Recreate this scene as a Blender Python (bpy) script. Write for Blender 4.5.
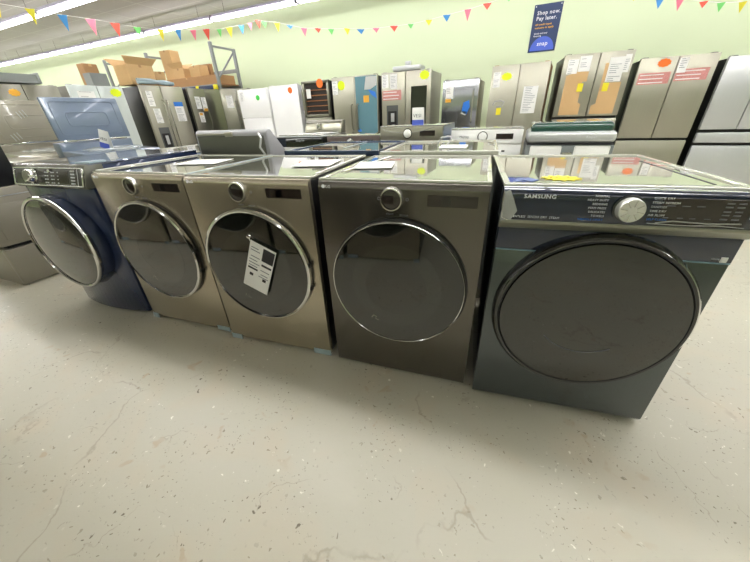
import bpy, bmesh, math, random
from mathutils import Matrix, Vector
random.seed(7)
C = bpy.context.scene.collection
for o in list(bpy.data.objects): bpy.data.objects.remove(o)
R = math.radians; PI = math.pi

# ---------------------------------------------------------------- camera
cam_d = bpy.data.cameras.new('camera'); cam = bpy.data.objects.new('camera', cam_d); C.objects.link(cam)
cam_d.sensor_fit = 'HORIZONTAL'; cam_d.sensor_width = 36.0; cam_d.lens = 306.2 / 750 * 36.0; cam_d.clip_start = 0.02; cam_d.clip_end = 100
_p, _r, _h = R(28.66), R(-2.38), R(25.3)
fw = Vector((0, math.cos(_p), -math.sin(_p))); up = Vector((0, math.sin(_p), math.cos(_p))); rt = Vector((1, 0, 0))
r2 = math.cos(_r) * rt + math.sin(_r) * up; u2 = -math.sin(_r) * rt + math.cos(_r) * up
M3 = Matrix((r2, u2, -fw)).transposed()
cam.matrix_world = Matrix.Translation((0, 0, 1.213)) @ (Matrix.Rotation(_h, 3, 'Z') @ M3).to_4x4()
bpy.context.scene.camera = cam

# ---------------------------------------------------------------- world, exposure
w = bpy.data.worlds.new('world'); bpy.context.scene.world = w; w.use_nodes = True
w.node_tree.nodes['Background'].inputs[0].default_value = (0.8, 0.85, 0.9, 1)
w.node_tree.nodes['Background'].inputs[1].default_value = 0.15
TUBE = 8.0
vs = bpy.context.scene.view_settings
vs.view_transform = 'Standard'; vs.look = 'None'; vs.gamma = 1; vs.use_curve_mapping = False; vs.exposure = 1.15

# ---------------------------------------------------------------- materials
MATS = {}
def lin(c): return tuple(((v / 255) / 12.92 if v / 255 <= .04045 else ((v / 255 + .055) / 1.055) ** 2.4) for v in c)
def mat(name, rgb, rough=.5, metal=0, var=.04, scale=6, stretch=(1, 1, 1), coat=0, emit=0, alpha=1, ior=1.5, trans=0, bump=0, bscale=20, coat_rough=.03):
    if name in MATS: return MATS[name]
    m = bpy.data.materials.new(name); m.use_nodes = True; nt = m.node_tree; b = nt.nodes['Principled BSDF']
    col = lin(rgb)
    tc = nt.nodes.new('ShaderNodeTexCoord'); mp = nt.nodes.new('ShaderNodeMapping'); mp.inputs['Scale'].default_value = stretch
    nz = nt.nodes.new('ShaderNodeTexNoise'); nz.inputs['Scale'].default_value = scale; nz.inputs['Detail'].default_value = 3
    nt.links.new(tc.outputs['Object'], mp.inputs[0]); nt.links.new(mp.outputs[0], nz.inputs['Vector'])
    mx = nt.nodes.new('ShaderNodeMix'); mx.data_type = 'RGBA'
    mx.inputs[6].default_value = tuple(c * (1 - var) for c in col) + (1,); mx.inputs[7].default_value = tuple(min(1, c * (1 + var)) for c in col) + (1,)
    nt.links.new(nz.outputs['Fac'], mx.inputs[0]); nt.links.new(mx.outputs[2], b.inputs['Base Color'])
    b.inputs['Roughness'].default_value = rough; b.inputs['Metallic'].default_value = metal; b.inputs['IOR'].default_value = ior
    b.inputs['Coat Weight'].default_value = coat; b.inputs['Coat Roughness'].default_value = coat_rough
    b.inputs['Alpha'].default_value = alpha; b.inputs['Transmission Weight'].default_value = trans
    if emit: b.inputs['Emission Color'].default_value = col + (1,); b.inputs['Emission Strength'].default_value = emit
    if bump:
        n2 = nt.nodes.new('ShaderNodeTexNoise'); n2.inputs['Scale'].default_value = bscale
        nt.links.new(tc.outputs['Object'], n2.inputs['Vector'])
        bp = nt.nodes.new('ShaderNodeBump'); bp.inputs['Strength'].default_value = bump; bp.inputs['Distance'].default_value = .01
        nt.links.new(n2.outputs['Fac'], bp.inputs['Height']); nt.links.new(bp.outputs[0], b.inputs['Normal'])
    MATS[name] = m; return m
BR = (40, 40, .6)
graphite = mat('graphite_steel', (184, 175, 156), .27, .8, .05, 3, (60, 60, .8), coat=.15)
blacksteel = mat('black_steel', (108, 104, 97), .2, .8, .05, 3, (60, 60, .8), coat=.2)
navy = mat('navy_enamel', (42, 55, 88), .22, .2, .03, coat=.5)
navyglass = mat('navy_glass_panel', (22, 34, 60), .08, .1, .03, coat=1)
navysteel = mat('brushed_navy_steel', (88, 94, 97), .22, .75, .05, 3, (60, 60, .8), coat=.6)
topgloss = mat('film_covered_top', (158, 158, 146), .05, .55, .05, 5, coat=1, coat_rough=.01, bump=.04, bscale=9)
topnavy = mat('film_covered_blue_top', (110, 118, 140), .07, .5, .06, 5, coat=1, coat_rough=.02, bump=.06, bscale=9)
blk = mat('black_plastic', (16, 16, 17), .4, 0, .1)
blkgloss = mat('black_gloss', (10, 10, 11), .06, 0, .1, coat=1)
doorglass = mat('smoked_door_glass', (8, 11, 7), .04, 0, .05, coat=1, ior=1.6)
doorglass2 = mat('grey_door_glass', (52, 54, 47), .05, .0, .05, coat=1, ior=1.5)
bowlm = mat('smoked_inner_bowl', (30, 34, 28), .06, 0, .05, coat=1, ior=1.6)
chrome = mat('chrome', (225, 225, 225), .08, 1, .02)
satin = mat('satin_silver', (190, 188, 180), .22, .9, .03)
steel = mat('stainless_steel', (172, 169, 154), .32, .7, .05, 3, (50, 50, .7))
steel_dk = mat('dark_stainless_steel', (140, 138, 124), .28, .75, .05, 3, (50, 50, .7))
steel_br = mat('bright_stainless_steel', (165, 168, 172), .16, .9, .05, 3, (50, 50, .7))
steel_lt = mat('pale_stainless_steel', (200, 202, 202), .3, .45, .04, 3, (50, 50, .7))
white = mat('white_enamel', (250, 250, 248), .25, 0, .02, coat=.4)
paper = mat('paper', (240, 240, 236), .8, 0, .02)
ink = mat('grey_print', (120, 122, 128), .8)
darkink = mat('dark_print', (50, 48, 50), .7)
pinkink = mat('faded_red_print', (205, 140, 134), .8, 0, .35, 60)
whiteink = mat('white_lettering', (225, 228, 232), .5)
yel = mat('yellow_sticker', (240, 226, 40), .6)
lime = mat('lime_sticker', (226, 245, 20), .6)
orange = mat('orange_sticker', (246, 120, 40), .6)
amber = mat('amber_sticker', (235, 175, 60), .6)
greens = mat('green_sticker', (70, 205, 80), .6)
bluest = mat('blue_sticker', (40, 120, 215), .5)
violet = mat('blue_violet_print', (80, 100, 200), .6)
film = mat('blue_film', (104, 146, 160), .25, .2, .12, 2, coat=.5)
filmlt = mat('pale_blue_tape', (168, 188, 196), .3, 0, .1, 12, coat=.5)
taupe = mat('taupe_enamel', (156, 151, 136), .32, .1, .03, coat=.4)
slate = mat('blue_grey_enamel', (124, 138, 158), .28, .1, .06, 3, coat=.6)
greydk = mat('dark_grey_panel', (104, 104, 96), .3, .3, .05)
rimm = mat('pale_film_edge', (205, 205, 192), .18, .25, .06, 8, coat=.6)
clearp = mat('clear_plastic', (225, 228, 225), .12, 0, .02, alpha=.35, coat=.5)
cardb = mat('cardboard', (208, 172, 122), .85, 0, .08, 5)
cardb2 = mat('dark_cardboard', (176, 136, 94), .85, 0, .1, 5)
wood = mat('wood_shelf', (150, 100, 58), .5, 0, .2, 4, (1, 20, 20))
darkin = mat('dark_interior', (36, 24, 18), .5)
rackm = mat('grey_rack_metal', (138, 142, 140), .45, .3)
gteal = mat('green_tinted_glass', (38, 78, 66), .16, .1, .05, coat=1)
dispm = mat('dark_display', (44, 36, 32), .12, 0, .1, coat=.8)
magenta = mat('dark_bronze_display', (40, 32, 28), .14, 0, .1, coat=.4)
burg = mat('red_tint_panel', (60, 22, 36), .1, 0, .1, coat=1)
gasket = mat('dark_gap', (40, 40, 42), .6)
dkside = mat('black_cabinet_side', (30, 30, 31), .35, 0, .1)
brick_side = mat('grey_cabinet_side', (120, 118, 108), .35, .3)

def floor_mat():
    m = bpy.data.materials.new('worn_sealed_floor'); m.use_nodes = True; nt = m.node_tree; b = nt.nodes['Principled BSDF']; N = nt.nodes.new; L = nt.links.new
    tc = N('ShaderNodeTexCoord')
    def noise(s, d=4, dist=0):
        n = N('ShaderNodeTexNoise'); n.inputs['Scale'].default_value = s; n.inputs['Detail'].default_value = d; n.inputs['Distortion'].default_value = dist; L(tc.outputs['Object'], n.inputs['Vector']); return n
    def ramp(src, a, b_):
        r = N('ShaderNodeMapRange'); r.inputs[1].default_value = a; r.inputs[2].default_value = b_; L(src, r.inputs[0]); return r.outputs[0]
    def mix(f, a, bcol):
        x = N('ShaderNodeMix'); x.data_type = 'RGBA'; L(f, x.inputs[0])
        if isinstance(a, tuple): x.inputs[6].default_value = a
        else: L(a, x.inputs[6])
        x.inputs[7].default_value = bcol; return x.outputs[2]
    base = mix(noise(.9).outputs['Fac'], lin((184, 180, 163)) + (1,), lin((198, 194, 177)) + (1,))
    base = mix(ramp(noise(3.2, 6, .6).outputs['Fac'], .5, .85), base, lin((198, 186, 164)) + (1,))
    for sc, lo, hi, msc, a_, b2, col in ((46, .66, .69, 3.1, .46, .6, (146, 138, 118)), (78, .67, .70, 4.4, .44, .6, (132, 126, 108)), (30, .70, .72, 2.2, .5, .6, (116, 108, 92)), (40, .68, .71, 3.7, .5, .62, (234, 231, 218)), (13, .64, .70, 2.9, .5, .6, (186, 172, 148))):
        mk = N('ShaderNodeMath'); mk.operation = 'MULTIPLY'
        L(ramp(noise(sc, 2, .4).outputs['Fac'], lo, hi), mk.inputs[0]); L(ramp(noise(msc, 2).outputs['Fac'], a_, b2), mk.inputs[1])
        base = mix(mk.outputs[0], base, lin(col) + (1,))
    for sc, lo, hi in ((1.15, .47, .56), (2.6, .55, .62)):
        v2 = N('ShaderNodeTexVoronoi'); v2.feature = 'DISTANCE_TO_EDGE'; v2.inputs['Scale'].default_value = sc
        n3 = noise(4, 5); ad = N('ShaderNodeMix'); ad.data_type = 'VECTOR'; ad.inputs[0].default_value = .22; L(tc.outputs['Object'], ad.inputs[4]); L(n3.outputs['Color'], ad.inputs[5]); L(ad.outputs[1], v2.inputs['Vector'])
        m2 = N('ShaderNodeMath'); m2.operation = 'MULTIPLY'; L(ramp(v2.outputs['Distance'], .006, .001), m2.inputs[0]); L(ramp(noise(1.7 + sc, 2).outputs['Fac'], lo, hi), m2.inputs[1])
        m4 = N('ShaderNodeMath'); m4.operation = 'MULTIPLY'; m4.inputs[1].default_value = .5; L(m2.outputs[0], m4.inputs[0])
        base = mix(m4.outputs[0], base, lin((150, 138, 118)) + (1,))
    L(base, b.inputs['Base Color'])
    L(ramp(noise(2.3, 4).outputs['Fac'], -.6, 2.2), b.inputs['Roughness'])
    bp = N('ShaderNodeBump'); bp.inputs['Strength'].default_value = .12; bp.inputs['Distance'].default_value = .01; L(noise(14, 5).outputs['Fac'], bp.inputs['Height']); L(bp.outputs[0], b.inputs['Normal'])
    return m
def ceil_mat():
    m = bpy.data.materials.new('grey_ceiling_tiles'); m.use_nodes = True; nt = m.node_tree; b = nt.nodes['Principled BSDF']
    tc = nt.nodes.new('ShaderNodeTexCoord'); br = nt.nodes.new('ShaderNodeTexBrick'); br.offset = 0
    br.inputs['Scale'].default_value = 1; br.inputs['Brick Width'].default_value = 1.22; br.inputs['Row Height'].default_value = .61; br.inputs['Mortar Size'].default_value = .012
    br.inputs['Color1'].default_value = lin((168, 166, 156)) + (1,); br.inputs['Color2'].default_value = lin((163, 160, 151)) + (1,); br.inputs['Mortar'].default_value = lin((182, 180, 170)) + (1,)
    nt.links.new(tc.outputs['Object'], br.inputs['Vector']); nt.links.new(br.outputs['Color'], b.inputs['Base Color']); b.inputs['Roughness'].default_value = .9
    return m
wallm = mat('pale_green_wall_paint', (214, 226, 186), .6, 0, .03, 1.2)
floorm = floor_mat(); ceilm = ceil_mat()
tubem2 = mat('bright_fluorescent_tube', (250, 250, 246), .5, emit=TUBE * 2.5)
tubem3 = mat('weak_fluorescent_tube', (250, 250, 246), .5, emit=TUBE * .4)
tubem = mat('lit_fluorescent_tube', (250, 248, 255), .5, emit=TUBE * .95)
fixm = mat('lamp_housing', (170, 165, 180), .5)

# ---------------------------------------------------------------- mesh helpers
class MB:
    def __init__(s): s.bm = bmesh.new()
    def _add(s, t, M):
        if M is not None: bmesh.ops.transform(t, matrix=M, verts=t.verts)
        me = bpy.data.meshes.new('t'); t.to_mesh(me); t.free(); s.bm.from_mesh(me); bpy.data.meshes.remove(me); return s
    def box(s, x0, x1, y0, y1, z0, z1, bev=0, seg=2, M=None):
        t = bmesh.new(); bmesh.ops.create_cube(t, size=1)
        for v in t.verts: v.co = Vector(((x0 + x1) / 2 + v.co.x * (x1 - x0), (y0 + y1) / 2 + v.co.y * (y1 - y0), (z0 + z1) / 2 + v.co.z * (z1 - z0)))
        if bev: bmesh.ops.bevel(t, geom=list(t.edges), offset=bev, segments=seg, profile=.5, affect='EDGES')
        return s._add(t, M)
    def prism(s, pts, a0, a1, axis='Z', M=None, bev=0):
        """polygon pts extruded from a0 to a1 along an axis. Z: (x,y); Y: (x,z); X: (y,z)"""
        t = bmesh.new()
        f = {'Z': lambda p, a: (p[0], p[1], a), 'Y': lambda p, a: (p[0], a, p[1]), 'X': lambda p, a: (a, p[0], p[1])}[axis]
        lo = [t.verts.new(f(p, a0)) for p in pts]; hi = [t.verts.new(f(p, a1)) for p in pts]; n = len(pts)
        t.faces.new(lo); t.faces.new(hi[::-1])
        for i in range(n): t.faces.new((lo[i], hi[i], hi[(i + 1) % n], lo[(i + 1) % n]))
        bmesh.ops.recalc_face_normals(t, faces=t.faces)
        if bev: bmesh.ops.bevel(t, geom=list(t.edges), offset=bev, segments=2, profile=.5, affect='EDGES')
        return s._add(t, M)
    def lathe(s, prof, c, n=72, M=None, close=False):
        """profile (r, v) revolved about the Y axis through (c.x, *, c.z)"""
        t = bmesh.new(); rings = []
        for r, v in prof:
            if r < 1e-5: rings.append([t.verts.new((c[0], v, c[1]))])
            else: rings.append([t.verts.new((c[0] + r * math.cos(2 * PI * i / n), v, c[1] + r * math.sin(2 * PI * i / n))) for i in range(n)])
        k = len(rings)
        for a in range(k if close else k - 1):
            A, B = rings[a], rings[(a + 1) % k]
            for i in range(n):
                j = (i + 1) % n
                if len(A) == 1 and len(B) == 1: continue
                if len(A) == 1: t.faces.new((A[0], B[i], B[j]))
                elif len(B) == 1: t.faces.new((A[i], A[j], B[0]))
                else: t.faces.new((A[i], A[j], B[j], B[i]))
        bmesh.ops.recalc_face_normals(t, faces=t.faces)
        return s._add(t, M)
    def disc(s, c, r, y0, y1, n=24, M=None): return s.lathe([(0, y0), (r, y0), (r, y1), (0, y1)], c, n, M)
    def tube(s, pts, r, n=8, M=None):
        t = bmesh.new(); rings = []
        P = [Vector(p) for p in pts]
        for i, p in enumerate(P):
            d = (P[min(i + 1, len(P) - 1)] - P[max(i - 1, 0)]).normalized()
            a = d.orthogonal().normalized() if i == 0 else (pa - d * pa.dot(d)).normalized()
            pa = a; b = d.cross(a)
            rings.append([t.verts.new(p + r * (math.cos(2 * PI * k / n) * a + math.sin(2 * PI * k / n) * b)) for k in range(n)])
        for A, B in zip(rings, rings[1:]):
            for k in range(n): t.faces.new((A[k], A[(k + 1) % n], B[(k + 1) % n], B[k]))
        t.faces.new(rings[0][::-1]); t.faces.new(rings[-1])
        bmesh.ops.recalc_face_normals(t, faces=t.faces)
        return s._add(t, M)
    def build(s, name, m, parent=None, smooth=True, M=None):
        if M is not None: bmesh.ops.transform(s.bm, matrix=M, verts=s.bm.verts)
        if smooth:
            for f in s.bm.faces: f.smooth = True
            for e in s.bm.edges:
                if len(e.link_faces) == 2 and e.calc_face_angle(0) > R(38): e.smooth = False
        me = bpy.data.meshes.new(name); s.bm.to_mesh(me); s.bm.free(); me.materials.append(m)
        o = bpy.data.objects.new(name, me); C.objects.link(o)
        if parent: o.parent = parent
        return o
def tag(o, label=None, cat=None, group=None, kind=None):
    if label: o['label'] = label
    if cat: o['category'] = cat
    if group: o['group'] = group
    if kind: o['kind'] = kind
    return o
def thing(name, label, cat, loc=(0, 0, 0), rz=0, group=None):
    o = bpy.data.objects.new(name, None); o.empty_display_size = .1; C.objects.link(o); o.location = loc; o.rotation_euler = (0, 0, R(rz))
    return tag(o, label, cat, group)
def struct(name, mb, m): return tag(mb.build(name, m), kind='structure')
def copy_tree(o, parent=None, loc=None, rz=None, label=None, group=None):
    c = o.copy(); C.objects.link(c)
    if parent: c.parent = parent
    if loc is not None: c.location = loc
    if rz is not None: c.rotation_euler = (0, 0, R(rz))
    if label: c['label'] = label
    if group: c['group'] = group
    for ch in [x for x in o.children]: copy_tree(ch, c)
    return c
def text(s, size, name, m, parent, loc, rot=(90, 0, 0), depth=.0006, align='LEFT', sx=1, bold=0):
    """lettering lying on a face; default faces -Y"""
    cu = bpy.data.curves.new('t', 'FONT'); cu.body = s; cu.size = size; cu.extrude = depth; cu.offset = size * bold; cu.align_x = align; cu.resolution_u = 2; cu.space_character = 1.12
    to = bpy.data.objects.new('t', cu); C.objects.link(to)
    bpy.context.view_layer.update()
    me = bpy.data.meshes.new_from_object(to.evaluated_get(bpy.context.evaluated_depsgraph_get()))
    bpy.data.objects.remove(to); bpy.data.curves.remove(cu)
    me.name = name; me.materials.clear(); me.materials.append(m)
    me.transform(Matrix.Translation(loc) @ Matrix.Rotation(R(rot[2]), 4, 'Z') @ Matrix.Rotation(R(rot[0]), 4, 'X') @ Matrix.Rotation(R(rot[1]), 4, 'Y') @ Matrix.Diagonal((sx, 1, 1, 1)))
    o = bpy.data.objects.new(name, me); C.objects.link(o); o.parent = parent
    return o

# ================================================================ THE ROOM
X0, X1, Y0, Y1, ZC = -24.0, 9.0, -7.0, 7.9, 3.58
struct('floor', MB().box(X0, X1, Y0, Y1, -.1, 0), floorm)
struct('ceiling', MB().box(X0, X1, Y0, Y1, ZC, ZC + .1), ceilm)
struct('wall_back', MB().box(X0 - .1, X1 + .1, Y1, Y1 + .1, 0, ZC + .1), wallm)
struct('wall_front', MB().box(X0 - .1, X1 + .1, Y0 - .1, Y0, 0, ZC + .1), wallm)
struct('wall_left', MB().box(X0 - .1, X0, Y0, Y1, 0, ZC + .1), wallm)
struct('wall_right', MB().box(X1, X1 + .1, Y0, Y1, 0, ZC + .1), wallm)
struct('baseboard_back', MB().box(X0, X1, Y1 - .015, Y1, 0, .1), mat('grey_baseboard', (110, 108, 102), .5))

# strip lights: rows along X
LROWS = [(6.88, 'row nearest the back wall'), (4.69, 'second row from the back wall'), (1.8, 'row above the dryers'), (-1.4, 'row over the aisle'), (-4.4, 'row at the front of the shop')]
def make_light():
    r = thing('strip_light', '', 'ceiling light', (0, 0, 3.27))
    MB().box(-1.2, 1.2, -.05, .05, .03, .085, .004, 1).build('housing', fixm, r)
    for y in (-.042, .042): MB().tube([(-1.18, y, .0), (1.18, y, .0)], .026, 8).build('tube', tubem, r)
    for x in (-1.19, 1.19): MB().box(x - .012, x + .012, -.07, .07, -.028, .035, .003, 1).build('end_cap', fixm, r)
    for x in (-.8, .8): MB().tube([(x, 0, .08), (x, 0, .31)], .003, 6).build('hanger', gasket, r)
    return r
light0 = make_light(); used = False
VARIANT = {}
def retube(o, m):
    for ch in o.children:
        if ch.name.startswith('tube'):
            key = (ch.data.name.split('|')[0], m.name)
            if key not in VARIANT: VARIANT[key] = ch.data.copy(); VARIANT[key].materials[0] = m
            ch.data = VARIANT[key]
for y, nm in LROWS:
    for k in range(12):
        x = -20.6 + k * 2.44
        lab = 'white strip light, %s from the right in the ' % ['twelfth','eleventh','tenth','ninth','eighth','seventh','sixth','fifth','fourth','third','second','first'][k] + nm
        if not used: light0.location = (x, y, 3.27); light0['label'] = lab; light0['group'] = 'strip lights, ' + nm; used = True
        else:
            o = copy_tree(light0, loc=(x, y, 3.27), label=lab, group='strip lights, ' + nm)
            if y == 1.8: retube(o, tubem2)
            if y < 0: retube(o, tubem3)

# ================================================================ FRONT ROW OF DRYERS
W = .686
def corner(x, y, rz):      # front-left corner to the middle of the front edge
    return (x + W / 2 * math.cos(R(rz)), y + W / 2 * math.sin(R(rz)), 0)
def lg_machine(label, x, y, rz, body, group=None, papers=(), knob_off=0, cat='dryer', name='clothes_dryer', H=.985, detail=True, ringm=chrome, double=True, loc=None, topm=None):
    t = thing(name, label, cat, loc or corner(x, y, rz), rz, group)
    D = .76; hw = W / 2
    # cabinet: a front panel that rolls back at the top edge, and the box behind it
    MB().box(-hw + .006, hw - .006, .03, D, .02, H - .012, .006).build('cabinet', dkside, t)  # coloured black to put the shade of the gaps between machines into the sides
    prof = [(.03, .012), (.006, .016), (0, .03), (0, H - .03), (.004, H - .018), (.014, H - .008), (.03, H - .006)]
    MB().prism(prof, -hw + .0045, hw - .0045, 'X', bev=.0025).build('front_panel', body, t)
    # top with raised rim
    m = MB().box(-hw + .005, hw - .005, .028, D + .01, H - .014, H - .003, .003, 1); m.build('top_panel', topm or topgloss, t)
    m = MB()
    m.box(-hw + .002, hw - .002, .02, .042, H - .008, H + .002, .003); m.box(-hw + .002, hw - .002, D - .012, D + .012, H - .014, H + .002, .003)
    for s in (-1, 1): m.box(min(s * (hw - .002), s * (hw - .02)), max(s * (hw - .002), s * (hw - .02)), .042, D - .012, H - .008, H + .001, .002, 1)
    m.build('top_rim', rimm, t)
    # feet
    for sx in (-1, 1):
        for yy in (.07, D - .06):
            MB().lathe([(0, 0), (.022, 0), (.022, .012), (.012, .014), (.012, .03), (0, .03)], (0, 0), 14, M=Matrix.Translation((sx * (hw - .06), yy, 0)) @ Matrix.Rotation(R(90), 4, 'X')).build('foot', blk, t)
    # door
    c = (0, .542)
    MB().lathe([(.300, .001), (.303, -.004), (.303, -.02), (.296, -.024), (0, -.024), (0, .001)], c, 96).build('door', blk, t)
    d = t.children[-1] if False else [o for o in t.children if o.name.startswith('door')][-1]
    MB().lathe([(.288, -.022), (.2895, -.034), (.2885, -.0372), (.286, -.0378), (.283, -.038), (.28, -.038), (0, -.038)], c, 96).build('door_glass', doorglass, d)
    MB().lathe([(.135, -.0383), (.2, -.0383)], c, 96).build('inner_bowl', bowlm, d)
    MB().tube([(-.115, -.038, .365), (-.105, -.038, .380), (-.09, -.038, .372), (-.098, -.038, .362), (-.08, -.038, .356)], .0016, 5).build('etched_mark', satin, d)
    if double:
        MB().lathe([(.2885, -.0235), (.2895, -.040), (.296, -.043), (.3035, -.039), (.304, -.0235)], c, 96, close=True).build('door_ring', ringm, d)
        for a in (-12, 12):
            MB().box(.296, .312, -.03, -.01, -.012, .012, .002, 1).build('hinge_cover', blk, d, M=Matrix.Translation((0, 0, c[1])) @ Matrix.Rotation(-R(a - 4), 4, 'Y'))
    else: MB().lathe([(.2895, -.0235), (.2905, -.038), (.293, -.040), (.2955, -.037), (.296, -.0235)], c, 96, close=True).build('door_ring', ringm, d)
    # knob and display
    k = MB().lathe([(.046, 0), (.046, -.024), (.043, -.029), (.0385, -.03), (.0375, -.027), (.0375, 0)], (-.018, .921), 48, close=True).build('control_knob', satin, t)
    MB().lathe([(.0372, -.003), (.0372, -.024), (.034, -.026), (0, -.026)], (-.018, .921), 40).build('knob_face', magenta, k)
    dp = MB().box(.118, .300, -.0015, .004, .895, .938, .001, 1).build('display', dispm, t)
    MB().box(.17, .205, -.0019, 0, .90, .933).build('display_window', blkgloss, dp)
    lo = MB().disc((-.314, .958), .0075, -.0008, .001, 18).build('logo_emblem', whiteink, t)
    text('LG', .017, 'logo_lettering', whiteink, t, (-.303, -.0006, .952))
    for sx in (-.075, .04): MB().lathe([(.0045, -.0008), (.006, -.0008), (.006, .001), (.0045, .001)], (sx - .0, .918), 16, close=True).build('button_mark', ink, t)
    if detail:
        for (px, pz, s_) in (( -.045, .855, .006), (.01, .852, .006)): text('STEAM' if px < 0 else 'SENSOR', .009, 'small_lettering', ink, t, (px, -.0006, pz))
    for q in papers: q(t)
    return t
def tape(u0, u1, z0, z1):
    def f(t):
        MB().box(u0 - W / 2, u1 - W / 2, -.0015, .001, z0, z1).build('tape', filmlt, t)
    return f
def toppaper(x0, x1, y0, y1, a, z=.986):
    def f(t):
        MB().box(-(x1 - x0) / 2, (x1 - x0) / 2, -(y1 - y0) / 2, (y1 - y0) / 2, 0, .0015).build('manual_sheet', paper, t, M=Matrix.Translation(((x0 + x1) / 2, (y0 + y1) / 2, z)) @ Matrix.Rotation(R(a), 4, 'Z'))
    return f
def topstrip(x0, y0, x1, y1, wd, m, z=.9875):
    def f(t):
        L = math.hypot(x1 - x0, y1 - y0); a = math.atan2(y1 - y0, x1 - x0)
        MB().box(-L / 2, L / 2, -wd / 2, wd / 2, 0, .0012).build('edge_tape', m, t, M=Matrix.Translation(((x0 + x1) / 2, (y0 + y1) / 2, z)) @ Matrix.Rotation(a, 4, 'Z'))
    return f
hangs = W / 2
d2 = lg_machine('champagne steel front load dryer between the blue machine and the dryer with the white tag', -2.211, .979, 5.2, graphite,
    papers=[tape(.0, .05, .0, .035), tape(.58, .68, .012, .045), toppaper(-.05, .22, .3, .52, 12), topstrip(-.334, .04, -.334, .75, .02, paper)])
d3 = lg_machine('champagne steel front load dryer with a white tag hanging on its door', -1.492, 1.016, 7.0, graphite,
    papers=[tape(.0, .075, .0, .035), tape(.575, .682, .004, .04), toppaper(.07, .28, .3, .55, 8), topstrip(-.334, .04, -.334, .75, .022, filmlt), topstrip(.33, .1, .33, .74, .012, paper)])
d4 = lg_machine('black steel front load dryer with a thin silver door ring beside the navy machine', -.762, 1.085, 6.2, blacksteel, double=False,
    papers=[toppaper(-.31, -.12, .28, .5, 10), topstrip(-.3, .2, -.22, .72, .012, paper)])
# hanging tag on the third dryer
tg = thing('hanging_tag', 'white printed tag hanging from a magnet hook on the round door glass', 'tag', d3.location, 7.0)
Tm = Matrix.Translation((.362 - W / 2, -.052, .705)) @ Matrix.Rotation(R(24), 4, 'Y')
MB().box(0, .142, 0, .0012, -.275, 0).build('card', paper, tg, M=Tm)
MB().box(.075, .138, -.0008, 0, -.085, -.012).build('printed_picture', darkink, tg, M=Tm)
m = MB()
for i, (a, b, z) in enumerate([(.01, .05, -.03), (.01, .06, -.045), (.015, .065, -.08), (.01, .055, -.10), (.01, .07, -.118), (.012, .06, -.135), (.08, .13, -.14), (.085, .125, -.165), (.075, .13, -.18)]): m.box(a, b, -.0008, 0, z - .004, z)
m.build('printed_lines', ink, tg, M=Tm)
m = MB(); m.box(.01, .065, -.0009, 0, -.158, -.148); m.box(.08, .135, -.0009, 0, -.115, -.104); m.box(.025, .045, -.0009, 0, -.198, -.182); m.box(.1, .12, -.0009, 0, -.205, -.188); m.build('printed_bars', darkink, tg, M=Tm)
MB().lathe([(0, -.06), (.009, -.058), (.012, -.05), (.009, -.042), (.006, -.0235), (0, -.0235)], (.356 - W / 2, .722), 20).build('magnet_hook', chrome, tg)
MB().tube([(.352 - W / 2, -.05, .716), (.357 - W / 2, -.0505, .698)], .0015, 6).build('string', paper, tg)

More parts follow.
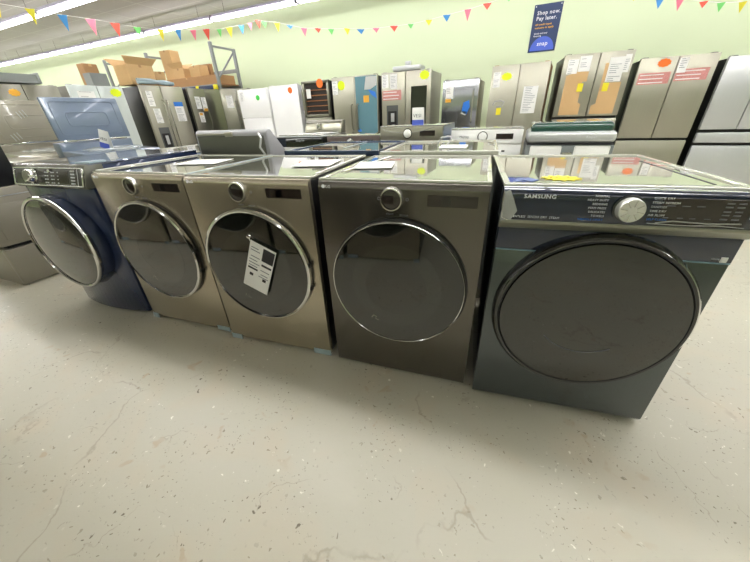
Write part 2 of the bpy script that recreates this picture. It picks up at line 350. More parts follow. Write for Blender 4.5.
# ---- navy machine with a wide glass console (right end)
def samsung():
    rz = 8.2; t = thing('clothes_dryer', 'large navy front load dryer with a wide black console at the right end', 'dryer', corner(-.040, 1.128, rz), rz)
    H = .984; D = .80; hw = W / 2
    MB().box(-hw + .004, hw - .004, .03, D, .02, H - .012, .006).build('cabinet', navysteel, t)
    MB().prism([(.04, .012), (.012, .016), (0, .035), (0, .765), (.04, .765)], -hw, hw, 'X', bev=.004).build('front_panel', navysteel, t)
    MB().prism([(.04, .766), (-.002, .766), (-.002, .875), (.04, .875)], -hw, hw, 'X', bev=.002).build('upper_panel', navyglass, t)
    MB().box(-hw + .002, hw - .002, -.0035, 0, .762, .766).build('accent_line', mat('pale_blue_line', (130, 160, 175), .3, .5), t)
    # console: bulging glass strip over a grey chin
    MB().prism([(.05, .972), (.05, .878), (-.012, .872), (-.03, .878), (-.034, .885), (-.036, .905), (-.034, .965), (-.03, .978), (-.018, .985), (.02, .987)], -hw - .003, hw + .003, 'X', bev=.002).build('control_panel', navyglass, t)
    MB().prism([(-.002, .845), (-.012, .85), (-.036, .874), (-.036, .884), (-.0, .884)], -hw - .002, hw + .002, 'X', bev=.002).build('console_chin', mat('warm_grey_trim', (150, 150, 138), .3, .5), t)
    # top
    MB().box(-hw, hw, .045, D + .01, H - .014, H - .002, .004, 1).build('top_panel', topgloss, t)
    m = MB(); m.box(-hw, hw, .015, .05, H - .006, H + .006, .004); m.box(-hw, hw, D - .015, D + .012, H - .012, H + .004, .003)
    for s in (-1, 1): m.box(min(s * hw, s * (hw - .022)), max(s * hw, s * (hw - .022)), .05, D - .015, H - .01, H + .003, .002, 1)
    m.build('top_rim', rimm, t)
    MB().box(hw - .075, hw - .068, .1, .62, H - .003, H - .001).build('top_slot', gasket, t)
    for sx in (-1, 1):
        for yy in (.07, D - .06): MB().lathe([(0, 0), (.022, 0), (.022, .012), (.012, .014), (.012, .03), (0, .03)], (0, 0), 14, M=Matrix.Translation((sx * (hw - .06), yy, 0)) @ Matrix.Rotation(R(90), 4, 'X')).build('foot', blk, t)
    # door
    c = (.005, .522)
    d = MB().lathe([(.322, .001), (.325, -.006), (.322, -.028), (.312, -.038), (.300, -.036), (.297, -.030), (0, -.03), (0, .001)], c, 112).build('door', blkgloss, t)
    MB().lathe([(.300, -.0325), (.296, -.042), (.25, -.046), (.12, -.048), (0, -.0485)], c, 112).build('door_glass', doorglass, d)
    MB().lathe([(.2985, -.034), (.3015, -.041), (.304, -.038)], c, 112, close=True).build('door_ring', gasket, d)
    # highlight of the inner bowl, drawn as a thin grey arc on the glass
    MB().tube([(c[0] - .0 + .17 * math.sin(R(a)), -.0487, c[1] + .03 - .17 * math.cos(R(a))) for a in range(-48, 40, 6)], .0013, 5).build('bowl_highlight', ink, d)
    # knob
    yk = -.036
    k = MB().lathe([(.041, yk), (.041, yk - .004), (.037, yk - .006), (.034, yk - .006)], (.008, .934), 60).build('knob_bezel', blkgloss, t)
    k = MB().lathe([(.0355, yk - .003), (.035, yk - .026), (.033, yk - .03), (.012, yk - .029), (.010, yk - .031), (0, yk - .031)], (.008, .934), 60).build('control_knob', mat('brushed_knob', (228, 228, 224), .3, .7, .12, 3, (1, 1, 1)), t)
    for a in range(0, 360, 45): MB().box(.012, .031, yk - .0318, yk - .029, -.0012, .0012).build('knob_ridge', chrome, k, M=Matrix.Translation((.008, 0, .934)) @ Matrix.Rotation(R(a + 10), 4, 'Y'))
    text('SAMSUNG', .0172, 'brand_lettering', whiteink, t, (.058 - hw, yk - .0002, .957), sx=1.1, bold=.02)
    text('VENTLESS  SENSOR DRY  STEAM', .0095, 'small_lettering', whiteink, t, (.030 - hw, yk - .0003, .893), sx=.95)
    for i, s_ in enumerate(['NORMAL', 'HEAVY DUTY', 'BEDDING', 'PERM PRESS', 'DELICATES', 'TOWELS', 'WRINKLE AWAY']):
        text(s_, .0085, 'cycle_lettering', whiteink if i < 6 else bluest, t, (-.048 - .004 * abs(i - 3) * 0 + (.006 * (abs(i - 3) - 3)) * -0, yk - .0003, .966 - i * .0122), align='RIGHT')
    for i, s_ in enumerate(['QUICK DRY', 'STEAM REFRESH', 'SANITIZE', 'TIME DRY', 'AIR FLUFF', 'SELF CLEAN']):
        text(s_, .0085, 'cycle_lettering', whiteink if i < 5 else bluest, t, (.064, yk - .0003, .964 - i * .0125))
    dp = MB().box(.432 - hw, .642 - hw, yk - .0008, yk + .002, .887, .968, .001, 1).build('display', dispm, t)
    m = MB()
    for a in (.445, .48, .515): m.box(a - hw, a + .02 - hw, yk - .0016, yk, .945, .9475)
    for a in (.445, .48, .51, .545): m.box(a - hw, a + .014 - hw, yk - .0016, yk, .910, .9122)
    for a in (.58, .606):
        for z in (.955, .945, .932, .922, .91): m.box(a - hw, a + .017 - hw, yk - .0016, yk, z, z + .004)
    m.build('display_marks', ink, dp)
    MB().lathe([(.006, yk - .0017), (.0085, yk - .0017), (.0085, yk), (.006, yk)], (.652 - hw, .95), 18, close=True).build('power_symbol', whiteink, t)
    MB().box(.645 - hw, .658 - hw, yk - .0016, yk, .915, .928).build('start_symbol', whiteink, t)
    text('HEAVY  SENSOR', .005, 'small_lettering', whiteink, t, (.655 - hw, yk - .0004, .967))
    # crinkled clear film left on the console
    m = MB()
    m.tube([(.43 - hw, yk - .004, .895), (.47 - hw, yk - .006, .903), (.55 - hw, yk - .005, .899), (.63 - hw, yk - .006, .902)], .0022, 6)
    m.tube([(.41 - hw, yk - .004, .893), (.5 - hw, yk - .006, .8905), (.58 - hw, yk - .005, .894), (.64 - hw, yk - .006, .89)], .0018, 6)
    m.build('film_crease', clearp, t)
    MB().prism([(-hw - .004, .88), (-hw - .004, .975), (-hw + .015, .982), (-hw + .03, .95), (-hw + .045, .915), (-hw + .03, .885)], yk - .003, yk - .001, 'Y').build('film_corner', clearp, t)
    MB().tube([(-hw - .0035, yk - .002, .978), (-hw - .004, yk - .003, .93), (-hw + .001, yk - .003, .892), (-hw + .02, yk - .003, .884)], .0022, 6).build('film_edge', chrome, t)
    # energy badge on the upper panel
    MB().box(.655 - hw, .672 - hw, -.0035, -.002, .768, .785).build('badge', paper, t)
    text('smart', .008, 'badge_lettering', whiteink, t, (.652 - hw, -.0026, .776), align='RIGHT')
    # things lying on its top, stuck down
    n = 12; pts = []
    for i in range(2 * n): r_ = .055 if i % 2 == 0 else .038; pts.append((r_ * 1.25 * math.cos(PI * i / n), r_ * math.sin(PI * i / n)))
    st = MB().prism(pts, 0, .001, 'Z', M=Matrix.Translation((-.14, .17, H - .001))).build('star_sticker', yel, t)
    text('SALE', .03, 'sticker_lettering', amber, st, (-.18, .16, H + .0004), rot=(0, 0, 0))
    MB().prism([(-.31, .07), (-.29, .16), (-.25, .17), (-.22, .13), (-.25, .09), (-.27, .12)], H - .001, H, 'Z').build('blue_tag', mat('dusty_blue_print', (90, 110, 165), .5), t)
    return t
ss = samsung()

# ---- navy machine with a bowed front (left end)
def ge():
    rz = 4.9; t = thing('front_load_washer', 'royal blue front load machine with a thick chrome door ring at the left end', 'washing machine', corner(-2.965, .941, rz), rz)
    H = 1.018; D = .80; hw = W / 2
    def bow(u, k): return -k * (1 - (u / hw) ** 2)
    N = 16
    front = [(-hw + 2 * hw * i / N, bow(-hw + 2 * hw * i / N, .045)) for i in range(N + 1)]
    MB().prism(front + [(hw, .1), (-hw, .1)], .015, .885, 'Z', bev=.004).build('front_panel', navy, t)
    MB().box(-hw + .003, hw - .003, .1, D, .02, H - .01, .006).build('cabinet', navy, t)
    MB().prism([(.1, .885), (-.03, .885), (-.034, .90), (.0, H - .012), (.012, H - .002), (.1, H - .002)], -hw, hw, 'X', bev=.004).build('control_housing', mat('ge_grey_housing', (120, 120, 112), .25, .5), t)
    # tilted chrome-framed console
    tilt = math.atan2(.034, .105)
    Mc = Matrix.Translation((0, -.036, .895)) @ Matrix.Rotation(-tilt, 4, 'X')
    fr = MB()
    o_, i_ = hw - .004, hw - .014
    fr.box(-o_, o_, -.01, .004, 0, .009, .003); fr.box(-o_, o_, -.01, .004, .101, .110, .003); fr.box(-o_, -i_, -.01, .004, 0, .11, .003); fr.box(i_, o_, -.01, .004, 0, .11, .003)
    cp = MB().box(-i_, i_, -.004, .006, .004, .106, .001, 1).build('control_panel', mat('console_graphite', (74, 74, 72), .15, .3, coat=.6), t, M=Mc)
    fr.build('console_frame', chrome, cp, M=Mc)
    MB().lathe([(.046, -.004), (.046, -.012), (.038, -.016), (.036, -.04), (.032, -.046), (0, -.046)], (-.13, .056), 40).build('control_knob', chrome, t, M=Mc)
    m = MB()
    for cx in (-.02, .0, .04, .06, .1): 
        for k in range(4): m.box(cx, cx + .012, -.0055, -.004, .018 + k * .02, .024 + k * .02)
    for k in range(5): m.box(.225, .262, -.0055, -.004, .016 + k * .0175, .025 + k * .0175)
    m.box(.285, .289, -.0055, -.004, .01, .1); m.build('console_marks', whiteink, cp, M=Mc)
    MB().box(.07, .2, -.0052, -.004, .02, .09).build('display', dispm, cp, M=Mc)
    for bx, bz in ((-.21, .03), (-.23, .055), (-.2, .08), (.03, .09)): MB().lathe([(.012, -.004), (.012, -.012), (0, -.014)], (bx, bz), 16).build('button', chrome, cp, M=Mc)
    # door, standing well proud of the bowed front
    c = (-.035, .537)
    d = MB().lathe([(.315, -.02), (.315, -.04), (.303, -.08), (.295, -.095), (0, -.095), (0, -.02)], c, 96).build('door', navy, t)
    MB().lathe([(.300, -.085), (.311, -.098), (.312, -.112), (.306, -.121), (.298, -.123), (.293, -.118), (.291, -.09)], c, 96, close=True).build('door_ring', chrome, d)
    MB().lathe([(.293, -.09), (.292, -.112), (.289, -.1155), (.285, -.117), (.22, -.123), (.12, -.127), (0, -.129)], c, 96).build('door_glass', doorglass2, d)
    MB().box(.28, .305, -.118, -.09, -.10, .10, .008).build('door_handle', chrome, d, M=Matrix.Translation((c[0], 0, c[1])))
    # film-covered top
    MB().box(-hw, hw, .02, D + .01, H - .012, H, .004, 1).build('top_panel', topnavy, t)
    MB().box(-hw + .02, hw - .06, .12, .7, H, H + .0015).build('film_sheet', mat('film_sheet', (176, 180, 190), .1, .2, .12, 4, coat=1, bump=.15, bscale=8), t)
    MB().prism([(.17, .06), (.21, .16), (.26, .18), (.31, .15), (.30, .06)], H, H + .004, 'Z').build('film_corner', filmlt, t)
    for sx in (-1, 1):
        for yy in (.12, D - .06): MB().lathe([(0, 0), (.022, 0), (.022, .012), (.012, .014), (.012, .03), (0, .03)], (0, 0), 14, M=Matrix.Translation((sx * (hw - .06), yy, 0)) @ Matrix.Rotation(R(90), 4, 'X')).build('foot', blk, t)
    return t
ge()

# ================================================================ SECOND ROW, BACK TO BACK WITH THE FIRST
def backrow(label, xl, xr, yb, h, body, topm, extra=None, rz=186.2):
    t = thing('laundry_machine', label, 'washing machine', ((xl + xr) / 2, yb, 0), rz - 180)
    wv = xr - xl; hw = wv / 2; D = .76
    MB().box(-hw + .003, hw - .003, .0, D, .02, h - .012, .006).build('cabinet', body, t)
    MB().box(-hw + .03, hw - .03, -.006, .0, .1, h - .08, .002, 1).build('rear_cover', rackm, t)
    MB().box(-hw, hw, .0, D, h - .014, h - .004, .004, 1).build('top_panel', topm, t)
    m = MB(); m.box(-hw, hw, -.008, .025, h - .03, h + .004, .004); m.box(-hw, hw, D - .03, D + .01, h - .02, h + .003, .004)
    m.box(-hw, -hw + .02, .025, D - .03, h - .01, h + .002, .002, 1); m.box(hw - .02, hw, .025, D - .03, h - .01, h + .002, .002, 1)
    m.build('top_rim', extra or rimm, t)
    for sx in (-1, 1):
        for yy in (.07, D - .06): MB().lathe([(0, 0), (.022, 0), (.022, .03), (0, .03)], (0, 0), 12, M=Matrix.Translation((sx * (hw - .06), yy, 0)) @ Matrix.Rotation(R(90), 4, 'X')).build('foot', blk, t)
    return t
b1 = backrow('grey blue machine seen from behind the royal blue washer, film on its top', -3.16, -2.48, 1.80, .99, slate, topnavy)
b3 = backrow('grey machine with a navy back edge behind the dryer with the hanging tag', -1.56, -.86, 1.92, 1.0, steel_dk, topgloss, mat('navy_rim', (70, 84, 110), .25, .4))
b4 = backrow('grey steel machine back to back with the black steel dryer', -.83, -.13, 1.95, 1.0, steel_dk, topgloss)
MB().box(.2, .335, .2, .7, 0, .0015).build('edge_tape', filmlt, b3, M=Matrix.Translation((-.01, 0, 1.0)) @ Matrix.Scale(.12, 4, (1, 0, 0)))
MB().box(-.02, .16, .2, .42, .998, 1.0).build('manual_sheet', paper, b4)
MB().tube([(.02, .3, 1.0), (.05, .36, 1.04), (.03, .42, 1.055), (-.03, .46, 1.045), (-.06, .5, 1.0)], .006, 8).build('cable', clearp, b4)
# dark grey console back
def greyback():
    t = thing('top_load_washer', 'dark grey top load washer standing with the back of its console to the dryers', 'washing machine', (-2.03, 1.86, 0), 5)
    hw = .335
    MB().box(-hw, hw, 0, .7, .02, .95, .012).build('cabinet', greydk, t)
    # console: vertical back, front sloping down away from us
    MB().prism([(0, .95), (0, 1.125), (.02, 1.145), (.05, 1.145), (.24, .95)], -hw, hw, 'X', bev=.012).build('console', mat('lavender_grey_plastic', (164, 164, 168), .35), t)
    MB().box(-hw + .025, hw - .03, -.006, .002, .93, 1.105, .002, 1).build('rear_cover', greydk, t)
    MB().box(-hw + .02, .02, -.01, .003, 1.108, 1.124, .003).build('rear_trim', steel, t)
    MB().box(-.035, .035, -.014, 0, 1.10, 1.132, .004).build('cable_clip', steel, t)
    MB().tube([(hw - .06, -.02, 1.12), (hw - .03, -.035, 1.09), (hw - .05, -.04, 1.03), (hw - .02, -.03, .97), (hw - .05, -.02, .9)], .008, 8).build('drain_hose', steel_lt, t)
    MB().box(-hw + .04, hw - .04, .26, .66, .95, .965, .008).build('lid', greydk, t)
    for sx in (-1, 1): 
        for yy in (.07, .63): MB().box(sx * .28 - .02, sx * .28 + .02, yy - .02, yy + .02, 0, .025).build('foot', blk, t)
greyback()

# ================================================================ THIRD ROW, FACING US
def base_machine(name, label, xl, xr, y, h, body, cat='washing machine', rz=3):
    t = thing(name, label, cat, ((xl + xr) / 2, y, 0), rz); hw = (xr - xl) / 2
    for sx in (-1, 1):
        for yy in (.07, .6): MB().box(sx * (hw - .06) - .02, sx * (hw - .06) + .02, yy - .02, yy + .02, 0, .025).build('foot', blk, t)
    return t, hw
# black fronted top loader with papers
t, hw = base_machine('top_load_washer', 'black front top load washer with white papers lying on its lid', -2.95, -2.27, 3.45, 1, blkgloss)
MB().box(-hw, hw, 0, .68, .02, .985, .01).build('cabinet', blkgloss, t)
MB().box(-hw, hw, 0, .68, .985, 1.0, .006).build('top_panel', steel_lt, t)
MB().box(-hw + .03, hw - .03, .03, .5, 1.0, 1.012, .006).build('lid', topgloss, t)
MB().prism([(.5, 1.0), (.56, 1.13), (.60, 1.16), (.68, 1.16), (.68, 1.0)], -hw + .12, hw, 'X', bev=.01).build('console', steel_dk, t)
MB().box(-.02, .04, .5, .56, 1.05, 1.12, .005).build('control_knob', satin, t)
MB().box(-.1, .18, .08, .3, 1.012, 1.015, M=Matrix.Rotation(R(8), 4, 'Z')).build('manual_sheet', paper, t)
MB().box(.0, .3, .22, .45, 1.015, 1.018, M=Matrix.Rotation(R(-9), 4, 'Z')).build('manual_sheet', paper, t)
text('Deep Fill', .03, 'brand_lettering', whiteink, t, (-.04, -.001, .94))
# dark machine with knob
def front_loader(label, xl, xr, y, h, body, panelm, knobm, rz=3, group=None):
    t, hw = base_machine('front_load_washer', label, xl, xr, y, h, body, rz=rz)
    MB().box(-hw, hw, 0, .74, .02, h - .012, .012).build('cabinet', body, t)
    MB().box(-hw, hw, 0, .75, h - .014, h, .005).build('top_panel', topgloss, t)
    cp = MB().box(-hw + .004, hw - .004, -.012, 0, h - .14, h - .012, .004).build('control_panel', panelm, t)
    MB().lathe([(.042, -.012), (.042, -.02), (.036, -.022), (.034, -.045), (.03, -.048), (0, -.048)], (-.03, h - .075), 32).build('control_knob', knobm, t)
    MB().box(.1, .26, -.0135, -.011, h - .1, h - .05).build('display', dispm, t)
    d = MB().lathe([(.27, 0), (.27, -.03), (.26, -.04), (0, -.04)], (0, h - .45), 48).build('door', knobm, t)
    MB().lathe([(.235, -.0405), (.22, -.045), (0, -.05)], (0, h - .45), 48).build('door_glass', doorglass, d)
    MB().lathe([(.04, -.012), (.05, -.012), (.05, -.016), (.04, -.016)], (-.03, h - .075), 32, close=True).build('knob_ring', blk, t)
    return t
front_loader('dark machine with glossy brown console and a pale knob beside the steel washer', -2.22, -1.53, 3.52, 1.0, greydk, mat('brown_gloss_console', (96, 82, 80), .15, .2, coat=.8), satin)
st = front_loader('stainless front load washer with a white card standing on its top', -1.47, -.79, 3.42, 1.09, steel, steel, white)
MB().tube([(-.33, -.015, 1.075), (-.26, -.02, 1.04), (-.1, -.02, 1.025), (.03, -.02, 1.025), (.16, -.02, 1.045), (.25, -.02, 1.07)], .0035, 6).build('film_edge', clearp, st)
MB().box(.345, .349, .01, .72, .3, 1.08).build('blue_side_film', slate, st)
wh = front_loader('white front load washer with a white console behind the black steel dryer', -.74, -.04, 3.62, 1.04, white, white, white, 4)
text('Maytag', .03, 'brand_lettering', ink, wh, (-.26, -.0135, .955))
MB().box(.17, .2, -.006, 0, .82, .835).build('badge', darkink, wh)
# card stands
def card(label, loc, rz, w_, h_, lean=0):
    t = thing('card_stand', label, 'sign', loc, rz)
    t.rotation_euler.y = R(lean)
    MB().box(-w_ / 2, w_ / 2, 0, .003, 0, h_).build('card', paper, t)
    MB().prism([(0.003, h_), (.003, h_ - .004), (.05, 0), (.056, 0)], -w_ / 2, w_ / 2, 'X').build('back_leaf', paper, t)
    MB().box(-w_ / 2, w_ / 2, -.0008, 0, 0, h_ * .3).build('printed_band', violet, t)
    text('VESI', w_ * .36, 'lettering', darkink, t, (-w_ * .42, -.0006, h_ * .45))
card('white card with blue foot standing on the stainless washer', (-1.07, 3.47, 1.0905), 6, .12, .16)
# green glass top loader
def greenone():
    t, hw = base_machine('top_load_washer', 'silver top load washer with a dark green glass lid', 0.0, .70, 3.45, 1, steel_lt, rz=2)
    MB().box(-hw, hw, 0, .7, .02, .90, .012).build('cabinet', mat('mid_grey_cabinet', (128, 134, 134), .35, .3), t)
    MB().box(-hw + .005, hw - .005, -.004, .7, .902, .912, .006).build('seam_band', gasket, t)
    MB().box(-hw, hw, 0, .68, .914, 1.01, .034, 4).build('top_panel', steel_lt, t)
    MB().box(-hw + .02, hw - .02, .05, .69, .985, 1.085, .045, 5).build('lid', gteal, t)
    MB().box(-hw + .04, -.05, -.008, 0, .79, .895, .012, 3).build('packing_bag', paper, t)
    MB().box(.05, hw - .03, -.008, 0, .79, .895, .012, 3).build('packing_bag', paper, t)
    MB().box(-.04, .04, -.008, 0, .78, .84, .005).build('latch', satin, t)
    text('Roper', .03, 'brand_lettering', whiteink, t, (.12, -.002, .955))
greenone()

# ================================================================ LEFT SIDE, TOP LOADERS WITH LIDS UP, FACING +X
def lidup(label, x, y, rz, body, lidm, w_=.69, hinge=1.08, lh=.40, lo=.0):
    t = thing('top_load_washer', label, 'washing machine', (x, y, 0), rz); hw = w_ / 2
    D = .66
    MB().box(-hw, hw, 0, D, .02, .90, .014).build('cabinet', body, t)
    MB().prism([(0, .90), (0, .93), (.05, .96), (D - .12, .98), (D - .12, .90)], -hw, hw, 'X', bev=.006).build('top_panel', body, t)
    # rounded tub opening
    MB().lathe([(.20, 0), (.26, 0), (.27, .02), (.26, .03), (.21, .03)], (0, 0), 40, close=True, M=Matrix.Translation((0, .28, .965)) @ Matrix.Rotation(R(90), 4, 'X') @ Matrix.Scale(1, 4)).build('tub_ring', clearp, t)
    MB().box(-hw, hw, D - .12, D + .02, .90, hinge - .02, .012).build('console', body, t)
    m = MB(); m.box(-hw + .05, hw - .05, D - .135, D - .115, hinge - .02, hinge, .003); m.build('hinge_bar', chrome, t)
    # the raised lid with nested ribs pressed into it
    yl = D - .12
    l = MB().box(-hw + .015, hw - .005, 0, .035, 0, lh, .012).build('lid', lidm, t, M=Matrix.Translation((0, yl - .02, hinge)) @ Matrix.Rotation(R(-4), 4, 'X'))
    m = MB()
    for k, (a, b0, b1) in enumerate(((.07, .05, .36), (.17, .13, .26))):
        x0, x1 = -hw + a, hw - a; z0, z1 = b0 * lh / .4, b1 * lh / .4; rr = .03
        pts = []
        for cx, cz, a0 in ((x1 - rr, z0 + rr, -90), (x1 - rr, z1 - rr, 0), (x0 + rr, z1 - rr, 90), (x0 + rr, z0 + rr, 180)):
            for q in range(4): an = R(a0 + q * 30); pts.append((cx + rr * math.cos(an), -.001, cz + rr * math.sin(an)))
        m.tube(pts + [pts[0]], .0045, 6)
    m.build('lid_rib', lidm, l, M=Matrix.Translation((0, yl - .02, hinge)) @ Matrix.Rotation(R(-4), 4, 'X'))
    return t
blu = lidup('blue grey top load washer with its ribbed lid raised behind the royal blue machine', -3.90, 2.17, 88, slate, slate, .72)
tau = lidup('taupe top load washer with its ribbed lid raised beside the blue grey one', -4.72, 1.96, 84, taupe, taupe, .74, hinge=1.07, lh=.42)
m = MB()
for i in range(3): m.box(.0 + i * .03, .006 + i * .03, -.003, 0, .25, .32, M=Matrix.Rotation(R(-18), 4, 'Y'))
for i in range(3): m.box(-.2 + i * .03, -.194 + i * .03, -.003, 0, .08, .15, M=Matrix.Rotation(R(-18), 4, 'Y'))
m.build('glint_streak', steel_lt, [o for o in tau.children if o.name.startswith('lid')][0], M=Matrix.Translation((0, .52, 1.07)))  # light reflections on the lid, modelled as pale slanted bars
card('white card with blue foot standing on the blue grey washer', (-4.08, 2.05, .992), 20, .10, .18, 18)
# taupe machine on pedestal at the far left
def pedestal_machine():
    t = thing('front_load_washer', 'taupe machine raised on a matching pedestal at the left edge', 'washing machine', (-3.80, 1.20, 0), 93)
    hw = .34
    p = MB().box(-hw, hw, .05, .7, .0, .335, .006).build('pedestal', taupe, t)
    MB().box(-hw, hw, .0, .05, .01, .325, .01).build('drawer', taupe, p)
    MB().box(-.3, .3, .02, .66, .335, .355).build('pedestal_gap', gasket, t)
    MB().box(-hw, hw, .0, .7, .355, .80, .012).build('cabinet', taupe, t)
    MB().box(-hw + .06, hw - .06, -.008, .0, .40, .68, .004, 2).build('embossed_panel', taupe, t)
    MB().box(-hw + .02, .01, .03, .5, .80, 1.19, .01).build('upper_panel', blk, t)
    MB().box(.02, hw - .01, .03, .66, .80, .97, .01).build('side_shelf', taupe, t)
    MB().box(-hw, hw, -.003, .0, .735, .741).build('trim_line', steel_lt, t)
pedestal_machine()

# ================================================================ REFRIGERATORS
def fridge(label, p0, p1, h, style, body, side=dkside, split=.75, D=.70, mid=.5, items=(), rz=None, handles=None, cat='refrigerator'):
    """front edge runs from p0 (left as seen from the front) to p1"""
    a = math.atan2(p1[1] - p0[1], p1[0] - p0[0]); w_ = math.hypot(p1[0] - p0[0], p1[1] - p0[1]); hw = w_ / 2
    t = thing('refrigerator', label, cat, ((p0[0] + p1[0]) / 2, (p0[1] + p1[1]) / 2, 0), math.degrees(a))
    MB().box(-hw + .004, hw - .004, .06, D, .03, h - .02, .006).build('cabinet', side, t)
    MB().box(-hw + .02, hw - .02, .04, .3, 0, .06).build('toe_grille', blk, t)
    g = .004; mx = -hw + w_ * mid
    def door(x0, x1, z0, z1, nm='door'): return MB().box(x0 + g, x1 - g, 0, .058, z0 + g, z1 - g, .007).build(nm, body, t)
    ds = []
    if style == 'french': ds = [door(-hw, mx, split + .012, h), door(mx, hw, split + .012, h), door(-hw, hw, .06, split - .012, 'freezer_drawer')]
    elif style == 'french4': ds = [door(-hw, mx, split, h), door(mx, hw, split, h), door(-hw, hw, split - .16, split - .03, 'drawer'), door(-hw, hw, .06, split - .19, 'freezer_drawer')]
    elif style == 'sxs': ds = [door(-hw, mx, .06, h), door(mx, hw, .06, h)]
    elif style == 'topfreezer': ds = [door(-hw, hw, split, h), door(-hw, hw, .06, split)]
    elif style == 'single': ds = [door(-hw, hw, .06, h)]
    hm = MB()
    if style in ('french', 'french4', 'sxs', 'topfreezer', 'single'):
        for x in (-hw + .06, hw - .06): MB().box(x - .03, x + .03, .03, .11, h - .006, h + .006, .003).build('hinge_cover', side, t)
    if handles == 'bar':
        for x, d_ in ((mx - .045, ds[0]), (mx + .045, ds[1])):
            z0, z1 = (split + .1, h - .25) if style.startswith('french') else (.6, h - .25)
            MB().tube([(x, -.0, z0), (x, -.045, z0 + .02), (x, -.05, z0 + .1), (x, -.05, z1 - .1), (x, -.045, z1 - .02), (x, 0, z1)], .011, 8).build('handle', satin, d_)
    elif handles == 'low':
        for x, d_ in ((mx - .06, ds[0]), (mx + .06, ds[0])):
            MB().tube([(x, -.0, .95), (x, -.045, .97), (x, -.05, 1.05), (x, -.05, 1.28), (x, -.045, 1.36), (x, 0, 1.38)], .014, 8).build('handle', steel_dk, d_)
    elif handles == 'right':
        MB().tube([(hw - .08, -.0, 1.02), (hw - .08, -.045, 1.04), (hw - .08, -.045, 1.48), (hw - .08, 0, 1.5)], .012, 8).build('handle', satin, ds[0])
        MB().tube([(hw - .08, -.0, .6), (hw - .08, -.045, .62), (hw - .08, -.045, .9), (hw - .08, 0, .92)], .012, 8).build('handle', satin, ds[-1])
    for it in items: put(it, t, hw, h)
    return t
def put(it, t, hw, h):
    k = it[0]
    x, z, w_, hh = it[1] - hw, it[2], it[3], it[4]
    if k == 'label':
        o = MB().box(x, x + w_, -.0055, .001, z, z + hh).build('paper_label', paper, t)
        m = MB(); n = max(2, int(hh / .022))
        for i in range(n):
            if random.random() < .8: m.box(x + w_ * .12, x + w_ * random.uniform(.5, .9), -.0062, -.005, z + hh * (i + .35) / n, z + hh * (i + .6) / n)
        m.build('print', ink, o)
    elif k == 'banner':
        o = MB().box(x, x + w_, -.0015, .001, z, z + hh).build('paper_banner', pinkink, t)
        m = MB()
        for i in range(3): m.box(x + w_ * .05, x + w_ * random.uniform(.75, .95), -.0022, -.0014, z + hh * (i + .3) / 3, z + hh * (i + .55) / 3)
        m.build('print', paper, o)
    elif k == 'dot':
        MB().disc((x + w_ / 2, z + hh / 2), w_ / 2, -.002, .001, 20).build('round_sticker', it[5], t)
    elif k == 'burst':
        n = 10; pts = [(x + w_ / 2 + w_ / 2 * (1 if i % 2 else .82) * math.cos(PI * i / n), z + hh / 2 + hh / 2 * (1 if i % 2 else .82) * math.sin(PI * i / n)) for i in range(2 * n)]
        MB().prism(pts, -.002, .001, 'Y').build('burst_sticker', it[5], t)
    elif k == 'sq':
        o = MB().box(x, x + w_, -.0065, .001, z, z + hh).build('sticker', it[5], t)
    elif k == 'sheet':
        MB().box(x, x + w_, -.0025, .001, z, z + hh).build(it[6], it[5], t)
    elif k == 'poly':
        MB().prism([(p[0] - hw, p[1]) for p in it[6]], -.0035, .001, 'Y').build(it[7], it[5], t)
    elif k == 'dispenser':
        o = MB().box(x, x + w_, -.004, .001, z, z + hh, .001, 1).build('dispenser', mat('dispenser_grey', (96, 98, 98), .3, .4), t)
        MB().box(x + w_ * .12, x + w_ * .88, -.006, -.003, z + hh * .06, z + hh * .72).build('dispenser_recess', blk, o)
        MB().box(x + w_ * .38, x + w_ * .68, -.012, -.005, z + hh * .2, z + hh * .62, .003, 1).build('dispenser_paddle', steel_lt, o)
    elif k == 'glass':
        MB().box(x, x + w_, -.005, .001, z, z + hh, .002, 1).build('glass_panel', blkgloss, t)
YB = 5.95
# back row, left to right
fridge('white top freezer fridge with a round green sticker', (-5.96, YB), (-5.12, YB), 1.77, 'topfreezer', white, white, split=1.22, items=[('dot', .5, 1.55, .1, .1, greens), ('label', .06, 1.55, .12, .17)])
fridge('white single door freezer with a round orange sticker', (-5.07, YB), (-4.34, YB), 1.79, 'single', white, white, items=[('dot', .48, 1.63, .11, .11, orange)])
# wine cooler
def cooler():
    t = thing('wine_cooler', 'small wine cooler with wooden shelves behind a glass door and an orange sticker', 'wine cooler', (-3.93, YB, 0), 0)
    hw = .31
    MB().box(-hw, hw, .05, .6, .03, 1.80, .008).build('cabinet', dkside, t)
    MB().box(-hw, hw, 0, .05, .06, 1.18, .006).build('lower_door', steel_dk, t)
    MB().box(-hw + .03, hw - .03, .03, .055, 1.22, 1.77).build('interior', darkin, t)
    m = MB()
    m.box(-hw, hw, -.01, .045, 1.19, 1.24, .005); m.box(-hw, hw, -.01, .045, 1.77, 1.81, .005); m.box(-hw, -hw + .06, -.01, .045, 1.19, 1.81, .005); m.box(hw - .05, hw, -.01, .045, 1.19, 1.81, .005)
    d = m.build('door_frame', steel_dk, t)
    for k in range(5): MB().box(-hw + .06, hw - .05, .0, .03, 1.29 + k * .09, 1.305 + k * .09, .002, 1).build('shelf', wood, t)
    MB().tube([(-hw + .03, -.01, 1.3), (-hw + .03, -.05, 1.32), (-hw + .03, -.05, 1.68), (-hw + .03, -.01, 1.7)], .011, 8).build('handle', satin, d)
    MB().box(-hw + .1, -hw + .2, -.012, -.008, 1.52, 1.68).build('paper_label', paper, d)
    MB().disc((.12, 1.76), .075, -.014, -.009, 20).build('round_sticker', orange, d)
cooler()
